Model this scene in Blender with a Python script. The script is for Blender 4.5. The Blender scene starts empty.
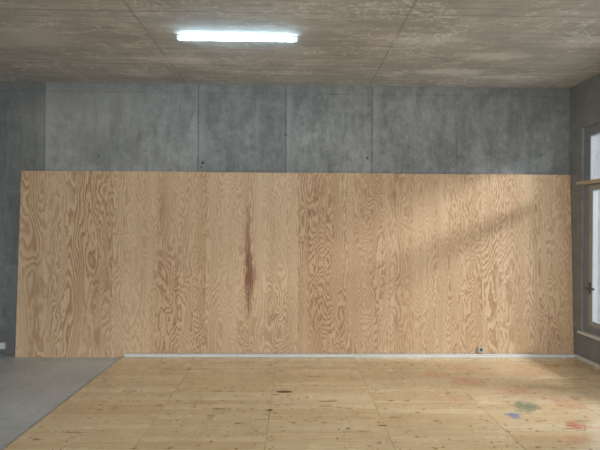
import bpy, bmesh, math, random
from mathutils import Matrix, Vector
random.seed(3)
S = bpy.context.scene
COL = S.collection
try:
    S.view_settings.view_transform = 'Standard'
except Exception: pass

def srgb(r,g,b):
    f=lambda c:(c/255/12.92) if c/255<=0.04045 else ((c/255+0.055)/1.055)**2.4
    return (f(r),f(g),f(b),1.0)

# ---------------- node helper ----------------
class G:
    def __init__(s,name):
        s.m=bpy.data.materials.new(name); s.m.use_nodes=True
        s.t=s.m.node_tree; s.N=s.t.nodes; s.L=s.t.links
        s.N.clear()
        s.out=s.N.new('ShaderNodeOutputMaterial')
        s.b=s.N.new('ShaderNodeBsdfPrincipled')
        s.L.new(s.b.outputs[0],s.out.inputs[0])
    def put(s,sock,v):
        if v is None: return
        if isinstance(v,bpy.types.NodeSocket): s.L.new(v,sock)
        else: sock.default_value=v
    def math(s,op,a,b=None,c=None,clamp=False):
        n=s.N.new('ShaderNodeMath'); n.operation=op; n.use_clamp=clamp
        s.put(n.inputs[0],a); s.put(n.inputs[1],b); s.put(n.inputs[2],c)
        return n.outputs[0]
    def add(s,a,b): return s.math('ADD',a,b)
    def sub(s,a,b): return s.math('SUBTRACT',a,b)
    def mul(s,a,b): return s.math('MULTIPLY',a,b)
    def pos(s):
        n=s.N.new('ShaderNodeNewGeometry'); x=s.N.new('ShaderNodeSeparateXYZ')
        s.L.new(n.outputs['Position'],x.inputs[0]); return x.outputs[0],x.outputs[1],x.outputs[2]
    def obj(s):
        n=s.N.new('ShaderNodeTexCoord'); x=s.N.new('ShaderNodeSeparateXYZ')
        s.L.new(n.outputs['Object'],x.inputs[0]); return x.outputs[0],x.outputs[1],x.outputs[2]
    def vec(s,x,y,z=0.0):
        n=s.N.new('ShaderNodeCombineXYZ')
        s.put(n.inputs[0],x); s.put(n.inputs[1],y); s.put(n.inputs[2],z); return n.outputs[0]
    def noise(s,v,scale=1.0,detail=2.0,rough=.5,dist=0.0,w=None):
        n=s.N.new('ShaderNodeTexNoise')
        if w is not None:
            n.noise_dimensions='4D'; s.put(n.inputs['W'],w)
        s.put(n.inputs['Vector'],v); n.inputs['Scale'].default_value=scale
        n.inputs['Detail'].default_value=detail; n.inputs['Roughness'].default_value=rough
        n.inputs['Distortion'].default_value=dist
        return n.outputs['Fac']
    def white(s,v):
        n=s.N.new('ShaderNodeTexWhiteNoise'); n.noise_dimensions='3D'
        s.put(n.inputs['Vector'],v); return n.outputs['Value']
    def voro(s,v,scale):
        n=s.N.new('ShaderNodeTexVoronoi'); n.voronoi_dimensions='2D'
        s.put(n.inputs['Vector'],v); n.inputs['Scale'].default_value=scale
        x=s.N.new('ShaderNodeSeparateColor'); s.L.new(n.outputs['Color'],x.inputs[0])
        return n.outputs['Distance'],x.outputs[0],x.outputs[1]
    def mr(s,v,a,b,c=0.0,d=1.0,smooth=False):
        n=s.N.new('ShaderNodeMapRange'); n.clamp=True
        if smooth: n.interpolation_type='SMOOTHSTEP'
        s.put(n.inputs[0],v)
        for i,k in enumerate((a,b,c,d)): s.put(n.inputs[i+1],k)
        return n.outputs[0]
    def mix(s,f,a,b,mode='MIX'):
        n=s.N.new('ShaderNodeMix'); n.data_type='RGBA'; n.blend_type=mode
        s.put(n.inputs[0],f); s.put(n.inputs[6],a); s.put(n.inputs[7],b); return n.outputs[2]
    def ramp(s,f,stops):
        n=s.N.new('ShaderNodeValToRGB'); e=n.color_ramp.elements
        e[0].position,e[0].color=stops[0]; e[1].position,e[1].color=stops[-1]
        for p,c in stops[1:-1]:
            k=e.new(p); k.color=c
        s.put(n.inputs[0],f); return n.outputs[0]
    def bump(s,h,strength=.3,dist=.01):
        n=s.N.new('ShaderNodeBump'); n.inputs['Strength'].default_value=strength
        n.inputs['Distance'].default_value=dist; s.put(n.inputs['Height'],h)
        s.L.new(n.outputs[0],s.b.inputs['Normal'])
    def fin(s,col,rough=.7,spec=.3,metal=0.0):
        s.put(s.b.inputs['Base Color'],col); s.put(s.b.inputs['Roughness'],rough)
        s.b.inputs['Specular IOR Level'].default_value=spec; s.b.inputs['Metallic'].default_value=metal
        return s.m
    def blob(s,u,v,cx,cy,rx,ry,soft=.35,wob=None):
        a=s.mul(s.sub(u,cx),1/rx); b=s.mul(s.sub(v,cy),1/ry)
        d=s.math('SQRT',s.add(s.mul(a,a),s.mul(b,b)))
        if wob is not None: d=s.add(d,wob)
        return s.mr(d,1.0-soft,1.0+soft,1.0,0.0,True)
    def line(s,u,c,w):
        return s.mr(s.math('ABSOLUTE',s.sub(u,c)),w*.4,w,1.0,0.0)

def plain(name,rgb,rough=.5,spec=.4,metal=0.0,var=.06):
    g=G(name); x,y,z=g.obj()
    n=g.noise(g.vec(x,y,z),14,3)
    c=srgb(*rgb); d=tuple(max(0,k*(1-var*2)) for k in c[:3])+(1,)
    return g.fin(g.mix(n,c,d),rough,spec,metal)

# ---------------- materials ----------------
def m_plywood():
    g=G('rotary_plywood'); x,y,z=g.pos()
    oi=g.N.new('ShaderNodeObjectInfo').outputs['Object Index']
    w=g.mul(oi,3.71)
    mid=g.noise(g.vec(g.mul(x,13),0.0,g.mul(z,3.6)),1.0,2,.5,0,w=w)
    first=g.math('LESS_THAN',oi,1.5)
    fx=g.math('FRACT',g.mul(g.add(g.add(x,g.mul(g.sub(mid,.5),.07)),7.12),1/.598))
    fx2=g.math('FRACT',g.mul(g.add(g.add(x,g.mul(g.sub(mid,.5),.05)),7.12),1/.30))
    tri=g.math('COSINE',g.mul(fx,2*math.pi)); tri2=g.math('COSINE',g.mul(fx2,2*math.pi))
    cyc=g.add(g.mul(tri,g.mr(first,0,1,.07,.13)),g.mul(tri2,g.mr(first,0,1,.05,0.0)))
    big=g.noise(g.vec(g.mul(x,3.1),0.0,g.mul(z,.75)),1.0,1.6,.5,.2,w=w)
    low=g.noise(g.vec(g.mul(x,1.2),0.0,g.mul(z,1.3)),1.0,1,.5,0,w=w)
    jag=g.noise(g.vec(g.mul(x,60),0.0,g.mul(z,16)),1.0,2,.65,0,w=w)
    h=g.add(g.add(big,cyc),g.add(g.mul(mid,.12),g.mul(jag,.045)))
    h=g.add(h,g.mul(low,.35))
    ph=g.mul(h,g.mr(first,0,1,29.0,20.0))
    fr=g.math('FRACT',ph)
    band=g.mul(g.mr(fr,.15,.85,0,1,True),g.mr(fr,.88,1.0,1,0))
    fib=g.noise(g.vec(g.mul(x,190),0.0,g.mul(z,6)),1.0,2,.65,0,w=w)
    amt=g.mr(g.noise(g.vec(g.mul(x,3.0),0.0,g.mul(z,.35)),1.0,2,.5,0,w=g.add(w,5.0)),.36,.62,.38,.9)
    f=g.add(g.mul(band,amt),g.mul(g.sub(fib,.5),.5))
    light=srgb(218,190,156); dark=srgb(163,122,86)
    c=g.mix(g.mr(f,-.08,1.03),light,dark)
    st=g.noise(g.vec(g.mul(x,4.2),0.0,g.mul(z,.18)),1.0,2,.55,0,w=w)
    c=g.mix(g.mr(st,.42,.66,0,.35),c,g.mix(1.0,c,srgb(222,202,184),'MULTIPLY'))
    c=g.mix(g.mr(st,.5,.3,0,.22),c,srgb(225,202,168))
    ch=g.noise(g.vec(g.mul(x,3),0.0,g.mul(z,26)),1.0,3,.7,0,w=w)
    c=g.mix(g.mr(ch,.55,.75,0,.22),c,srgb(174,142,108))
    tn=g.white(g.vec(oi,2.3,1.1))
    c=g.mix(g.mul(tn,.18),c,g.mix(1.0,c,srgb(226,206,188),'MULTIPLY'))
    wob=g.mul(g.sub(g.noise(g.vec(g.mul(x,34),0.0,g.mul(z,6)),1.0,4,.6),.5),2.4)
    fig=g.mr(g.math('SINE',g.add(g.mul(x,230),g.mul(wob,3.0))),-.2,.8,.55,1.0)
    for cx,cz,rx,rz,k in [(-.56,1.0,.05,.40,.85),(-.54,1.05,.07,.16,.55),(-.585,1.5,.03,.36,.65)]:
        c=g.mix(g.mul(g.mul(g.blob(x,z,cx,cz,rx,rz,.4,wob),k),fig),c,srgb(118,62,42))
    for cx,cz,rx,rz,k in [(.30,2.18,.035,.18,.25),(.24,1.85,.06,.05,.3),(.20,1.5,.02,.3,.2),
                          (-3.3,.9,.03,.35,.2),(-2.5,.25,.04,.14,.35),(-2.52,.9,.03,.3,.25),(1.35,.45,.02,.1,.35),(2.72,1.0,.02,.1,.3),(-1.7,1.9,.03,.25,.25),
                          (-1.5,.9,.02,.5,.22),(1.32,2.1,.03,.2,.25),(2.0,2.2,.025,.15,.25)]:
        c=g.mix(g.mul(g.blob(x,z,cx,cz,rx,rz,.6,wob),k),c,srgb(118,70,46))
    d,r1,r2=g.voro(g.vec(x,g.mul(z,.55),0),4.1)
    kn=g.mul(g.mr(d,.012,.034,1,0),g.math('GREATER_THAN',r1,.6))
    c=g.mix(g.mul(kn,.55),c,srgb(105,68,46))
    g.bump(g.add(band,g.mul(fib,.6)),.1,.0015)
    return g.fin(c,.6,.3)

def m_floorwood():
    g=G('pine_shuttering_board'); x,y,z=g.pos()
    PW=.985
    sx=g.mul(g.add(x,2.17),1/PW); col=g.math('FLOOR',sx); fx=g.math('FRACT',sx)
    stag=g.mul(g.math('FRACT',g.mul(col,.5)),.86)
    sy=g.mul(g.add(g.add(y,-3.56),stag),1/1.0); row=g.math('FLOOR',sy); fy=g.math('FRACT',sy)
    ly=g.mul(y,1/.10); lrow=g.math('FLOOR',ly); fl=g.math('FRACT',ly)
    r=g.white(g.vec(lrow,g.add(col,g.mul(row,7.0)),.5))
    r2=g.white(g.vec(col,row,4.5))
    rr=g.mul(r,37.0)
    grain=g.noise(g.vec(g.add(g.mul(x,1.3),rr),g.mul(y,30),rr),1.0,4,.65,.4)
    ring=g.noise(g.vec(g.add(g.mul(x,1.0),rr),g.mul(y,8),rr),1.0,1.5,.5,.3)
    rg=g.math('FRACT',g.mul(ring,8.0))
    rg=g.mul(g.mr(rg,0,.8,0,1,True),g.mr(rg,.9,1.0,1,0))
    c=g.mix(g.mr(grain,.25,.78),srgb(241,223,188),srgb(216,188,146))
    c=g.mix(g.mul(rg,.26),c,srgb(196,160,116))
    c=g.mix(g.mul(r,.65),c,g.mix(1.0,c,srgb(228,211,186),'MULTIPLY'))
    c=g.mix(g.mul(r2,.25),c,g.mix(1.0,c,srgb(226,220,210),'MULTIPLY'))
    jx=g.mul(g.sub(g.noise(g.vec(x,y,1.0),2.3,2),.5),.9)
    for sc,sd,th,k in ((6.0,0.0,.5,.85),(10.5,5.0,.55,.85),(3.7,9.0,.55,.8)):
        d,a,b=g.voro(g.vec(g.add(g.add(x,jx),sd),g.add(g.mul(y,1.1),sd),0),sc)
        rad=g.mr(a,0,1,.02*sc/6,.105*sc/7)
        q=g.math('DIVIDE',d,rad)
        m=g.mul(g.mr(q,.6,1.05,1,0,True),g.math('GREATER_THAN',b,th))
        halo=g.mul(g.mr(q,.8,2.8,1,0,True),g.math('GREATER_THAN',b,th))
        c=g.mix(g.mul(halo,.3),c,srgb(188,142,92))
        c=g.mix(g.mul(m,k),c,srgb(108,66,40))
    sc=g.mr(g.noise(g.vec(x,y,0),2.6,7,.72),.46,.72)
    c=g.mix(g.mul(sc,.3),c,srgb(180,168,148))
    lam=g.mr(g.math('ABSOLUTE',g.sub(fl,.5)),.476,.495,0,1)
    c=g.mix(g.mul(lam,g.mr(r,0,1,.2,.6)),c,srgb(140,108,76))
    s1=g.mr(g.math('ABSOLUTE',g.sub(fx,.5)),.4955,.498,0,1)
    s2=g.mr(g.math('ABSOLUTE',g.sub(fy,.5)),.4945,.498,0,.7)
    sm=g.math('MAXIMUM',s1,s2)
    c=g.mix(g.mul(sm,g.mr(g.noise(g.vec(x,y,6.0),3.0,3),.35,.65,.25,.7)),c,srgb(84,62,44))
    wob=g.mul(g.sub(g.noise(g.vec(x,y,0),15,5,.7),.5),4.2)
    gre,blu,red,pin=srgb(84,116,96),srgb(90,124,170),srgb(194,98,80),srgb(206,132,112)
    for cx,cy,rx,ry,cc,k in [(2.20,4.07,.10,.10,gre,.8),(1.98,3.86,.055,.06,blu,.85),(2.10,3.95,.05,.03,gre,.5),
        (2.42,3.68,.08,.06,red,.65),(2.62,3.60,.07,.05,red,.6),(1.9,4.72,.17,.11,pin,.5),(1.62,4.93,.13,.09,pin,.42),(2.3,4.45,.2,.13,pin,.4),
        (2.62,4.15,.13,.12,pin,.45),(2.05,5.15,.16,.12,pin,.35),(2.75,5.0,.18,.16,pin,.32),(1.6,4.2,.12,.1,pin,.28),(2.25,3.42,.1,.06,pin,.4)]:
        c=g.mix(g.mul(g.blob(x,y,cx,cy,rx,ry,.6,wob),k),c,cc)
    w2=g.mul(wob,.15)
    for cx,cy,rx,ry,k in [(-.07,4.42,.085,.028,.95),(-.20,3.98,.03,.028,.7),(-1.2,5.1,.025,.02,.6),(.47,3.62,.02,.015,.7)]:
        c=g.mix(g.mul(g.blob(x,y,cx,cy,rx,ry,.25,w2),k),c,srgb(34,24,18))
    g.bump(g.add(g.mul(sm,-1.0),g.mul(grain,.12)),.3,.004)
    rough=g.mr(g.noise(g.vec(x,y,0),5,4),.3,.7,.16,.32)
    return g.fin(c,rough,.9)

def m_wall():
    g=G('cast_concrete'); x,y,z=g.pos()
    n1=g.noise(g.vec(x,y,z),1.5,7,.7,.5); n2=g.noise(g.vec(x,y,z),9,8,.8)
    n3=g.noise(g.vec(x,y,z),34,4,.7)
    drip=g.noise(g.vec(g.mul(x,7),g.mul(y,5),g.mul(z,1.4)),1.0,8,.75,.5)
    c=g.ramp(g.add(g.mul(n1,.45),g.add(g.mul(n2,.38),g.mul(n3,.17))),[(.34,srgb(100,102,101)),(.5,srgb(137,138,136)),(.66,srgb(174,175,171))])
    c=g.mix(g.mr(drip,.51,.70,0,.45),c,srgb(181,182,178))
    c=g.mix(g.mr(drip,.49,.32,0,.5),c,srgb(86,88,88))
    c=g.mix(g.mul(g.mr(x,-3.25,-3.24,1,0),.45),c,srgb(88,92,93))
    c=g.mix(g.mul(g.mul(g.mr(x,-3.24,-3.23,0,1),g.mr(x,-1.26,-1.25,1,0)),.12),c,srgb(176,177,174))
    c=g.mix(g.mul(g.mul(g.mr(x,-1.25,-1.24,0,1),g.mr(x,-.1,-.09,1,0)),.22),c,srgb(92,95,95))
    c=g.mix(g.mul(g.mr(x,1.5,3.6,0,1),.25),c,srgb(92,94,93))
    for cx in (-3.25,-1.25,-.1,1.04):
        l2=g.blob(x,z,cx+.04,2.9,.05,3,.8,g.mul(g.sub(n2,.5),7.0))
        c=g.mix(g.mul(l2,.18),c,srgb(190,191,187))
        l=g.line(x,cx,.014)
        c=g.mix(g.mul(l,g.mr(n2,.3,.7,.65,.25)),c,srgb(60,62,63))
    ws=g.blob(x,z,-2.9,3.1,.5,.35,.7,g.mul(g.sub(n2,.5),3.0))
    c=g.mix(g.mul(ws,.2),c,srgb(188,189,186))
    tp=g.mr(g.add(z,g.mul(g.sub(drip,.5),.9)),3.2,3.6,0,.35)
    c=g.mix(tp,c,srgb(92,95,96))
    hl=g.line(z,3.44,.01)
    c=g.mix(g.mul(hl,g.mr(n2,.4,.6,.4,.0)),c,srgb(70,73,73))
    for cx,cz,k in ((-1.19,2.52,.85),(-1.21,2.46,.4),(.98,2.6,.7),(-2.55,2.6,.4),(2.2,2.62,.3),(3.3,2.66,.3),(-.1,2.9,.5),(1.0,3.3,.35)):
        c=g.mix(g.mul(g.blob(x,z,cx,cz,.019,.019,.35),k),c,srgb(42,43,43))
    pits,a,b=g.voro(g.vec(x,z,0),11)
    pm=g.mul(g.mr(pits,.03,.07,1,0),g.math('GREATER_THAN',a,.72))
    c=g.mix(g.mul(pm,.4),c,srgb(72,74,74))
    g.bump(g.add(g.mul(n2,.6),g.mul(pm,-.6)),.22,.006)
    return g.fin(c,.8,.25)

def m_ceiling():
    g=G('board_marked_concrete'); x,y,z=g.pos()
    bw=.115
    by=g.mul(y,1/bw); bi=g.math('FLOOR',by); bf=g.math('FRACT',by)
    pc=g.math('FLOOR',g.mul(g.add(x,1.41),1/2.41))
    r=g.white(g.vec(bi,pc,1.5))
    gr=g.noise(g.vec(g.add(g.mul(x,1.6),g.mul(r,20)),g.mul(y,34),0),1.0,6,.7,.3)
    n1=g.noise(g.vec(x,g.mul(y,1.4),0),1.4,7,.66,.5); n2=g.noise(g.vec(x,y,0),8,8,.8)
    t=g.add(g.mul(gr,.40),g.add(g.mul(n1,.38),g.mul(n2,.22)))
    c=g.ramp(t,[(.36,srgb(152,150,145)),(.46,srgb(177,174,168)),(.54,srgb(194,191,184)),(.64,srgb(218,215,208))])
    c=g.mix(g.mul(r,.38),c,srgb(158,155,149))
    c=g.mix(g.mr(g.noise(g.vec(x,g.mul(y,1.5),3.0),1.3,5,.6,.5),.52,.7,0,.16),c,srgb(176,152,134))
    c=g.mix(g.mr(g.noise(g.vec(x,g.mul(y,1.5),9.0),.9,5,.6,.5),.5,.68,0,.28),c,srgb(138,135,131))
    for off,wd,k in ((7.0,.013,.8),(15.0,.010,.75),(27.0,.011,.7)):
        w=g.noise(g.vec(g.mul(x,.9),g.mul(y,1.9),off),1.4,9,.68,.6)
        wm=g.mr(g.math('ABSOLUTE',g.sub(w,.5)),0.0,wd,k,0)
        c=g.mix(g.mul(wm,g.mr(g.noise(g.vec(x,y,off+3),1.3,3),.48,.6,0,1)),c,srgb(242,240,235))
    l=g.mr(g.math('ABSOLUTE',g.sub(bf,.5)),.45,.495,0,1)
    c=g.mix(g.mul(l,g.mr(n2,.35,.65,.25,.62)),c,srgb(124,120,114))
    for cx in (-3.82,-1.41,1.0,3.41):
        c=g.mix(g.mul(g.line(x,cx,.012),g.mr(n2,.35,.65,.6,.2)),c,srgb(106,102,97))
    for cy in (1.3,2.55,3.8,5.05):
        c=g.mix(g.mul(g.line(y,cy,.012),g.mr(n2,.35,.65,.45,.1)),c,srgb(110,106,100))
    w3=g.mul(g.sub(n2,.5),5.0)
    for cx,cy,rx,ry,k in [(1.9,5.2,.35,.10,.6),(2.6,5.35,.5,.06,.5),(1.3,4.3,.4,.12,.45),(-1.3,4.9,.25,.12,.5),(-2.6,4.4,.3,.25,.3),(2.2,4.7,.3,.1,.45),(-.3,5.3,.5,.06,.35),(2.9,4.3,.3,.12,.35)]:
        c=g.mix(g.mul(g.blob(x,y,cx,cy,rx,ry,.7,w3),k),c,srgb(238,235,228))
    g.bump(g.add(g.mul(gr,.4),g.add(g.mul(l,.5),g.mul(n2,.3))),.3,.006)
    return g.fin(c,.78,.25)

def m_slab():
    g=G('grey_screed'); x,y,z=g.pos()
    n1=g.noise(g.vec(x,y,z),1.6,7,.7,.4); n2=g.noise(g.vec(x,y,z),18,6,.75)
    c=g.ramp(g.add(g.mul(n1,.6),g.mul(n2,.4)),[(.34,srgb(158,159,158)),(.5,srgb(182,182,180)),(.66,srgb(204,204,201))])
    sc=g.mr(g.noise(g.vec(g.mul(x,1),g.mul(y,1),2.0),4,7,.75,1),.55,.7,0,.3)
    c=g.mix(sc,c,srgb(216,215,211))
    g.bump(n2,.15,.003)
    return g.fin(c,g.mr(n1,.3,.7,.28,.46),.5)

def m_sidewall():
    g=G('side_concrete'); x,y,z=g.pos()
    n1=g.noise(g.vec(x,y,z),1.6,6,.65,.3); n2=g.noise(g.vec(x,y,z),11,6,.7)
    c=g.ramp(g.add(g.mul(n1,.6),g.mul(n2,.4)),[(.3,srgb(116,117,118)),(.7,srgb(158,158,156))])
    g.bump(n2,.3,.006)
    return g.fin(c,.8,.25)

def m_glass():
    g=G('window_glass'); g.N.remove(g.b)
    t=g.N.new('ShaderNodeBsdfTransparent'); t.inputs[0].default_value=(.95,.97,.97,1)
    gl=g.N.new('ShaderNodeBsdfGlossy'); gl.inputs['Roughness'].default_value=.02
    mx=g.N.new('ShaderNodeMixShader'); mx.inputs[0].default_value=.06
    g.L.new(t.outputs[0],mx.inputs[1]); g.L.new(gl.outputs[0],mx.inputs[2])
    g.L.new(mx.outputs[0],g.out.inputs[0]); return g.m

def m_tube():
    g=G('lit_tube'); g.N.remove(g.b)
    e=g.N.new('ShaderNodeEmission'); x,y,z=g.obj()
    e.inputs[0].default_value=(.56,.82,1,1)
    s=g.mr(g.math('ABSOLUTE',x),.545,.56,45.0,10.0)
    g.L.new(s,e.inputs[1]); g.L.new(e.outputs[0],g.out.inputs[0]); return g.m

PLY=m_plywood(); FLW=m_floorwood(); WALL=m_wall(); CEIL=m_ceiling(); SLAB=m_slab(); SIDE=m_sidewall(); GLASS=m_glass(); TUBE=m_tube()
WHITE=plain('white_plastic',(222,222,218),.4); METAL=plain('white_enamel',(225,228,230),.35)
DARK=plain('dark_plastic',(30,30,32),.4); FRAME=plain('grey_window_paint',(166,167,166),.4)
FRDK=plain('upper_window_paint',(140,143,145),.4); BEECH=plain('pale_timber',(206,190,162),.5,var=.15)
GREYP=plain('pale_plastic',(186,178,164),.4)
STEEL=plain('brushed_steel',(120,120,120),.3,.5,.9); PLYEDGE=plain('ply_edge',(150,112,76),.7,var=.25)

# ---------------- geometry helpers ----------------
def boxes(bm,lst):
    for x0,x1,y0,y1,z0,z1 in lst:
        m=Matrix.Translation(((x0+x1)/2,(y0+y1)/2,(z0+z1)/2))@Matrix.Diagonal((x1-x0,y1-y0,z1-z0,1))
        bmesh.ops.create_cube(bm,size=1,matrix=m)
def cyl(bm,r,h,mat,seg=24,r2=None):
    bmesh.ops.create_cone(bm,cap_ends=True,segments=seg,radius1=r,radius2=r if r2 is None else r2,depth=h,matrix=mat)
def mk(name,bm,mats,loc=(0,0,0),parent=None,bev=0,smooth=False,**props):
    me=bpy.data.meshes.new(name); bm.to_mesh(me); bm.free()
    for m in (mats if isinstance(mats,(list,tuple)) else [mats]): me.materials.append(m)
    if smooth:
        for p in me.polygons: p.use_smooth=True
    o=bpy.data.objects.new(name,me); COL.objects.link(o); o.location=loc
    if parent: o.parent=parent
    if bev:
        b=o.modifiers.new('bevel','BEVEL'); b.width=bev; b.segments=2; b.limit_method='ANGLE'
    for k,v in props.items(): o[k]=v
    return o
def empty(name,loc=(0,0,0),**props):
    o=bpy.data.objects.new(name,None); COL.objects.link(o); o.location=loc; o.empty_display_size=.1
    for k,v in props.items(): o[k]=v
    return o
def bx(name,lst,mats,**kw):
    bm=bmesh.new(); boxes(bm,lst); return mk(name,bm,mats,**kw)
RX=lambda a:Matrix.Rotation(a,4,'X'); RY=lambda a:Matrix.Rotation(a,4,'Y'); T=lambda *v:Matrix.Translation(v)

XL,XR,YB,YF,H=-6.2,3.68,5.75,-4.0,3.555
# ---------------- shell ----------------
bx('floor',[(XL-.3,XR+.3,YF-.3,YB+.3,-.2,0)],SLAB,kind='structure',label='smooth grey concrete screed floor',category='floor')
bx('ceiling',[(XL-.3,XR+.3,YF-.3,YB+.3,H,H+.25)],CEIL,kind='structure',label='board-marked grey-beige concrete ceiling slab',category='ceiling')
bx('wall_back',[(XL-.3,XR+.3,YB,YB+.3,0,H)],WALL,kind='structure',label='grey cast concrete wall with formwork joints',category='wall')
bx('wall_left',[(XL-.3,XL,YF,YB,0,H)],WALL,kind='structure',label='grey cast concrete side wall',category='wall')
WY0,WY1,WZ0,WZ1=.25,5.50,.36,2.97
bx('wall_right',[(XR,XR+.3,YF,YB,0,WZ0),(XR,XR+.3,YF,YB,WZ1,H),(XR,XR+.3,WY1,YB,WZ0,WZ1),(XR,XR+.3,YF,WY0,WZ0,WZ1)],SIDE,
   kind='structure',label='concrete wall with a row of windows',category='wall')
bx('wall_front',[(XL-.3,XR+.3,YF-.3,YF,0,.8),(XL-.3,XR+.3,YF-.3,YF,3.0,H),(XL-.3,-4.6,YF-.3,YF,.8,3.0),(2.6,XR+.3,YF-.3,YF,.8,3.0)],WALL,
   kind='structure',label='concrete wall with a wide window opening',category='wall')
bx('floor_timber',[(-2.15,XR,YF,5.60,0,.02)],FLW,kind='structure',label='yellow pine board floor with knots and paint spills',category='floor')
bx('trim_1',[(XR-.012,XR,YF,5.60,.02,.06)],WHITE,kind='structure',label='thin white strip along wall foot',category='trim')

# ---------------- windows ----------------
nb=4; bwid=(WY1-WY0)/nb
for i in range(nb):
    y1=WY1-i*bwid; y0=y1-bwid; yc=(y0+y1)/2
    w=empty('window_%d'%(i+1),(XR+.03,yc,WZ0),kind='structure',label='tall grey framed window with upper transom light',category='window')
    hw=bwid/2; TZ=2.26-WZ0; HT=WZ1-WZ0; f=.12
    bx('window_frame',[(0,.07,-hw,-hw+f,0,HT),(0,.07,hw-f,hw,0,HT),(0,.07,-hw+f,hw-f,0,f),(0,.07,-hw+f,hw-f,HT-f,HT),
        (0,.07,-hw+f,hw-f,TZ-.03,TZ+.03)],FRDK,parent=w,bev=.004)
    s=.065; a,b=-hw+f+.004,hw-f-.004
    bx('sash',[(-.015,.05,a,a+s,f,TZ-.034),(-.015,.05,b-s,b,f,TZ-.034),(-.015,.05,a+s,b-s,f,f+s),(-.015,.05,a+s,b-s,TZ-.034-s,TZ-.034)],FRAME,parent=w,bev=.004)
    bx('window_pane',[(.02,.028,a+s,b-s,f+s,TZ-.034-s)],GLASS,parent=w)
    bx('window_pane',[(.02,.028,a,b,TZ+.03,HT-f)],GLASS,parent=w)
    bx('transom_shelf',[(-.10,.0,-hw,hw,TZ-.015,TZ+.02)],BEECH,parent=w,bev=.003)
    bx('window_sill',[(-.08,0,-hw,hw,-.0,.03)],WHITE,parent=w,bev=.004)
    bm=bmesh.new(); boxes(bm,[(-.022,-.015,b-s+.008,b-.008,.52,.66),(-.06,-.022,b-s+.014,b-.015,.58,.60),(-.06,-.046,b-s-.09,b-.014,.578,.602)])
    mk('handle',bm,STEEL,parent=w,bev=.002)
wf=empty('window_5',(-1,YF-.12,.8),kind='structure',label='wide framed window band',category='window')
fl=[(-3.6,3.6,-.03,.03,0,.07),(-3.6,3.6,-.03,.03,2.13,2.2)]
for k in range(7):
    xx=-3.6+k*1.1885; fl.append((xx,xx+.07,-.03,.03,.07,2.13))
bx('window_frame',fl,FRAME,parent=wf)
bx('window_pane',[(-3.53,3.53,-.004,.004,.07,2.13)],GLASS,parent=wf)

# ---------------- plywood lining ----------------
pl=empty('plywood_panelling',(0,5.62,0),label='long honey-coloured plywood panelling leaning on concrete wall',category='wall panel')
pl.rotation_euler=(math.radians(-2.35),0,0)
x0,x1=-3.53,3.675; n=6; sw=(x1-x0)/n
for i in range(n):
    a=x0+i*sw+.0005; b=x0+(i+1)*sw-.0005
    top=2.395+(.004 if i%2 else 0)
    bm=bmesh.new(); boxes(bm,[(-(b-a)/2,(b-a)/2,0,.018,0,top)])
    bm.faces.ensure_lookup_table()
    for f_ in bm.faces:
        f_.material_index=0 if abs(f_.normal.y)>.9 else 1
    o=mk('plywood_sheet',bm,[PLY,PLYEDGE],loc=((a+b)/2,0,0),parent=pl,bev=.0008); o.pass_index=i+1
# ---------------- white cable trunking on floor ----------------
ct=empty('cable_trunking',(0,5.585,.02),label='slim white cable trunking along plywood foot',category='cable duct')
bx('trunking_base',[(-2.13,3.655,-.014,.020,0,.028)],WHITE,parent=ct,bev=.003)
for a,b in [(-2.13,-.2),(-.196,1.78),(1.784,3.655)]:
    bx('trunking_lid',[(a,b,-.017,.021,.0285,.036)],METAL,parent=ct,bev=.002)

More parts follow.
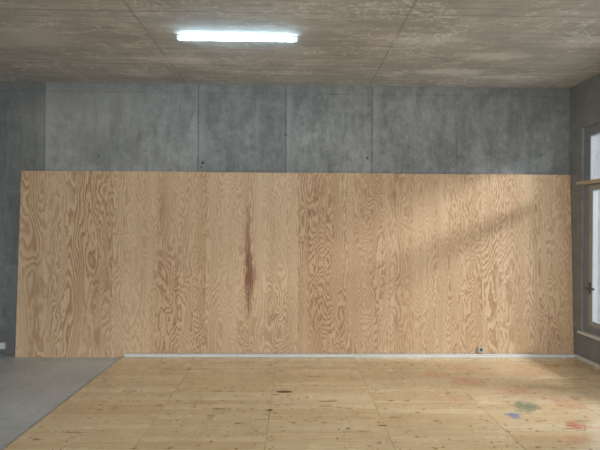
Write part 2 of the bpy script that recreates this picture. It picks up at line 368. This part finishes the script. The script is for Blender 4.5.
# ---------------- sockets ----------------
def socket(loc,lab,n=1,rot=0,dark=False,w1=.082):
    e=empty('power_socket',loc,label=lab,category='socket'); e.rotation_euler=(rot,0,0)
    w=w1*n; hh=w1/2
    dz=.01 if dark else .035
    bx('socket_box',[(-w/2+.003,w/2-.003,-dz,0,-hh+.003,hh-.003)],WHITE,parent=e,bev=.003)
    bm=bmesh.new(); boxes(bm,[(-w/2,w/2,-dz-.008,-dz-.0005,-hh,hh)])
    mk('faceplate',bm,GREYP if dark else WHITE,parent=e,bev=.004)
    q=-dz-.0085
    R=.019 if dark else .026
    for k in range(n):
        cx=(k-(n-1)/2)*w1
        bm=bmesh.new()
        bmesh.ops.create_circle(bm,radius=R,segments=32,matrix=T(cx,q,0)@RX(math.pi/2))
        ed=bm.edges[:]
        r=bmesh.ops.extrude_edge_only(bm,edges=ed); vs=[v for v in r['geom'] if isinstance(v,bmesh.types.BMVert)]
        for v in vs: v.co.x=cx+(v.co.x-cx)*.82; v.co.z*=.82
        cyl(bm,R*.83,.002,T(cx,q-.001,0)@RX(math.pi/2),32)
        mk('socket_insert',bm,DARK if dark else METAL,parent=e)
        for dx in (-.0095,.0095):
            bm=bmesh.new(); cyl(bm,.003,.003,T(cx+dx,q-.0025,0)@RX(math.pi/2),12)
            mk('pin_hole',bm,DARK if not dark else METAL,parent=e)
    return e
socket((2.45,5.6235,.108),'small light wall socket with dark insert on plywood',1,math.radians(-2.35),True,.075)
socket((-3.80,5.75,.12),'white double wall socket on bare concrete',2)

# ---------------- tube lamp ----------------
lx,ly=-.55,4.27
lm=empty('batten_lamp',(lx,ly,H),label='lit white fluorescent batten lamp on concrete ceiling',category='ceiling lamp')
lm.rotation_euler=(0,0,math.radians(.3))
bx('lamp_base',[(-.575,.575,-.012,.012,-.014,0)],METAL,parent=lm,bev=.003)
bm=bmesh.new(); cyl(bm,.012,1.146,T(0,0,0)@RY(math.pi/2),28); mk('lamp_tube',bm,TUBE,loc=(0,0,-.036),parent=lm)
for sx in (-1,1):
    bx('end_cap',[(sx*.582-.007,sx*.582+.007,-.013,.013,-.050,-.0)],METAL,parent=lm,bev=.003)

# ---------------- light ----------------
W=bpy.data.worlds.new('sky'); S.world=W; W.use_nodes=True
bg=W.node_tree.nodes['Background']; bg.inputs[0].default_value=(.86,.93,1,1); bg.inputs[1].default_value=1.85
def area(name,loc,to,sx,sy,p,c):
    l=bpy.data.lights.new(name,'AREA'); l.shape='RECTANGLE'; l.size=sx; l.size_y=sy; l.energy=p; l.color=c
    o=bpy.data.objects.new(name,l); COL.objects.link(o); o.location=loc
    o.rotation_euler=(Vector(to)-Vector(loc)).to_track_quat('-Z','Y').to_euler(); return o
area('daylight_side',(10.7,1.9,5.6),(3.0,4.4,1.5),3.0,1.4,1400,(.95,.97,1))
area('daylight_rear',(.3,-5.2,2.4),(1.2,4,.3),6,2.6,640,(.97,.98,1))

# ---------------- camera ----------------
cd=bpy.data.cameras.new('camera'); cd.sensor_width=36; cd.lens=436/600*36
cam=bpy.data.objects.new('camera',cd); COL.objects.link(cam)
cam.matrix_world=Matrix.Translation((0,0,1.71))@Matrix.Rotation(math.radians(-.95),4,'Z')@Matrix.Rotation(math.radians(90),4,'X')@Matrix.Rotation(math.radians(.36),4,'Z')
S.camera=cam
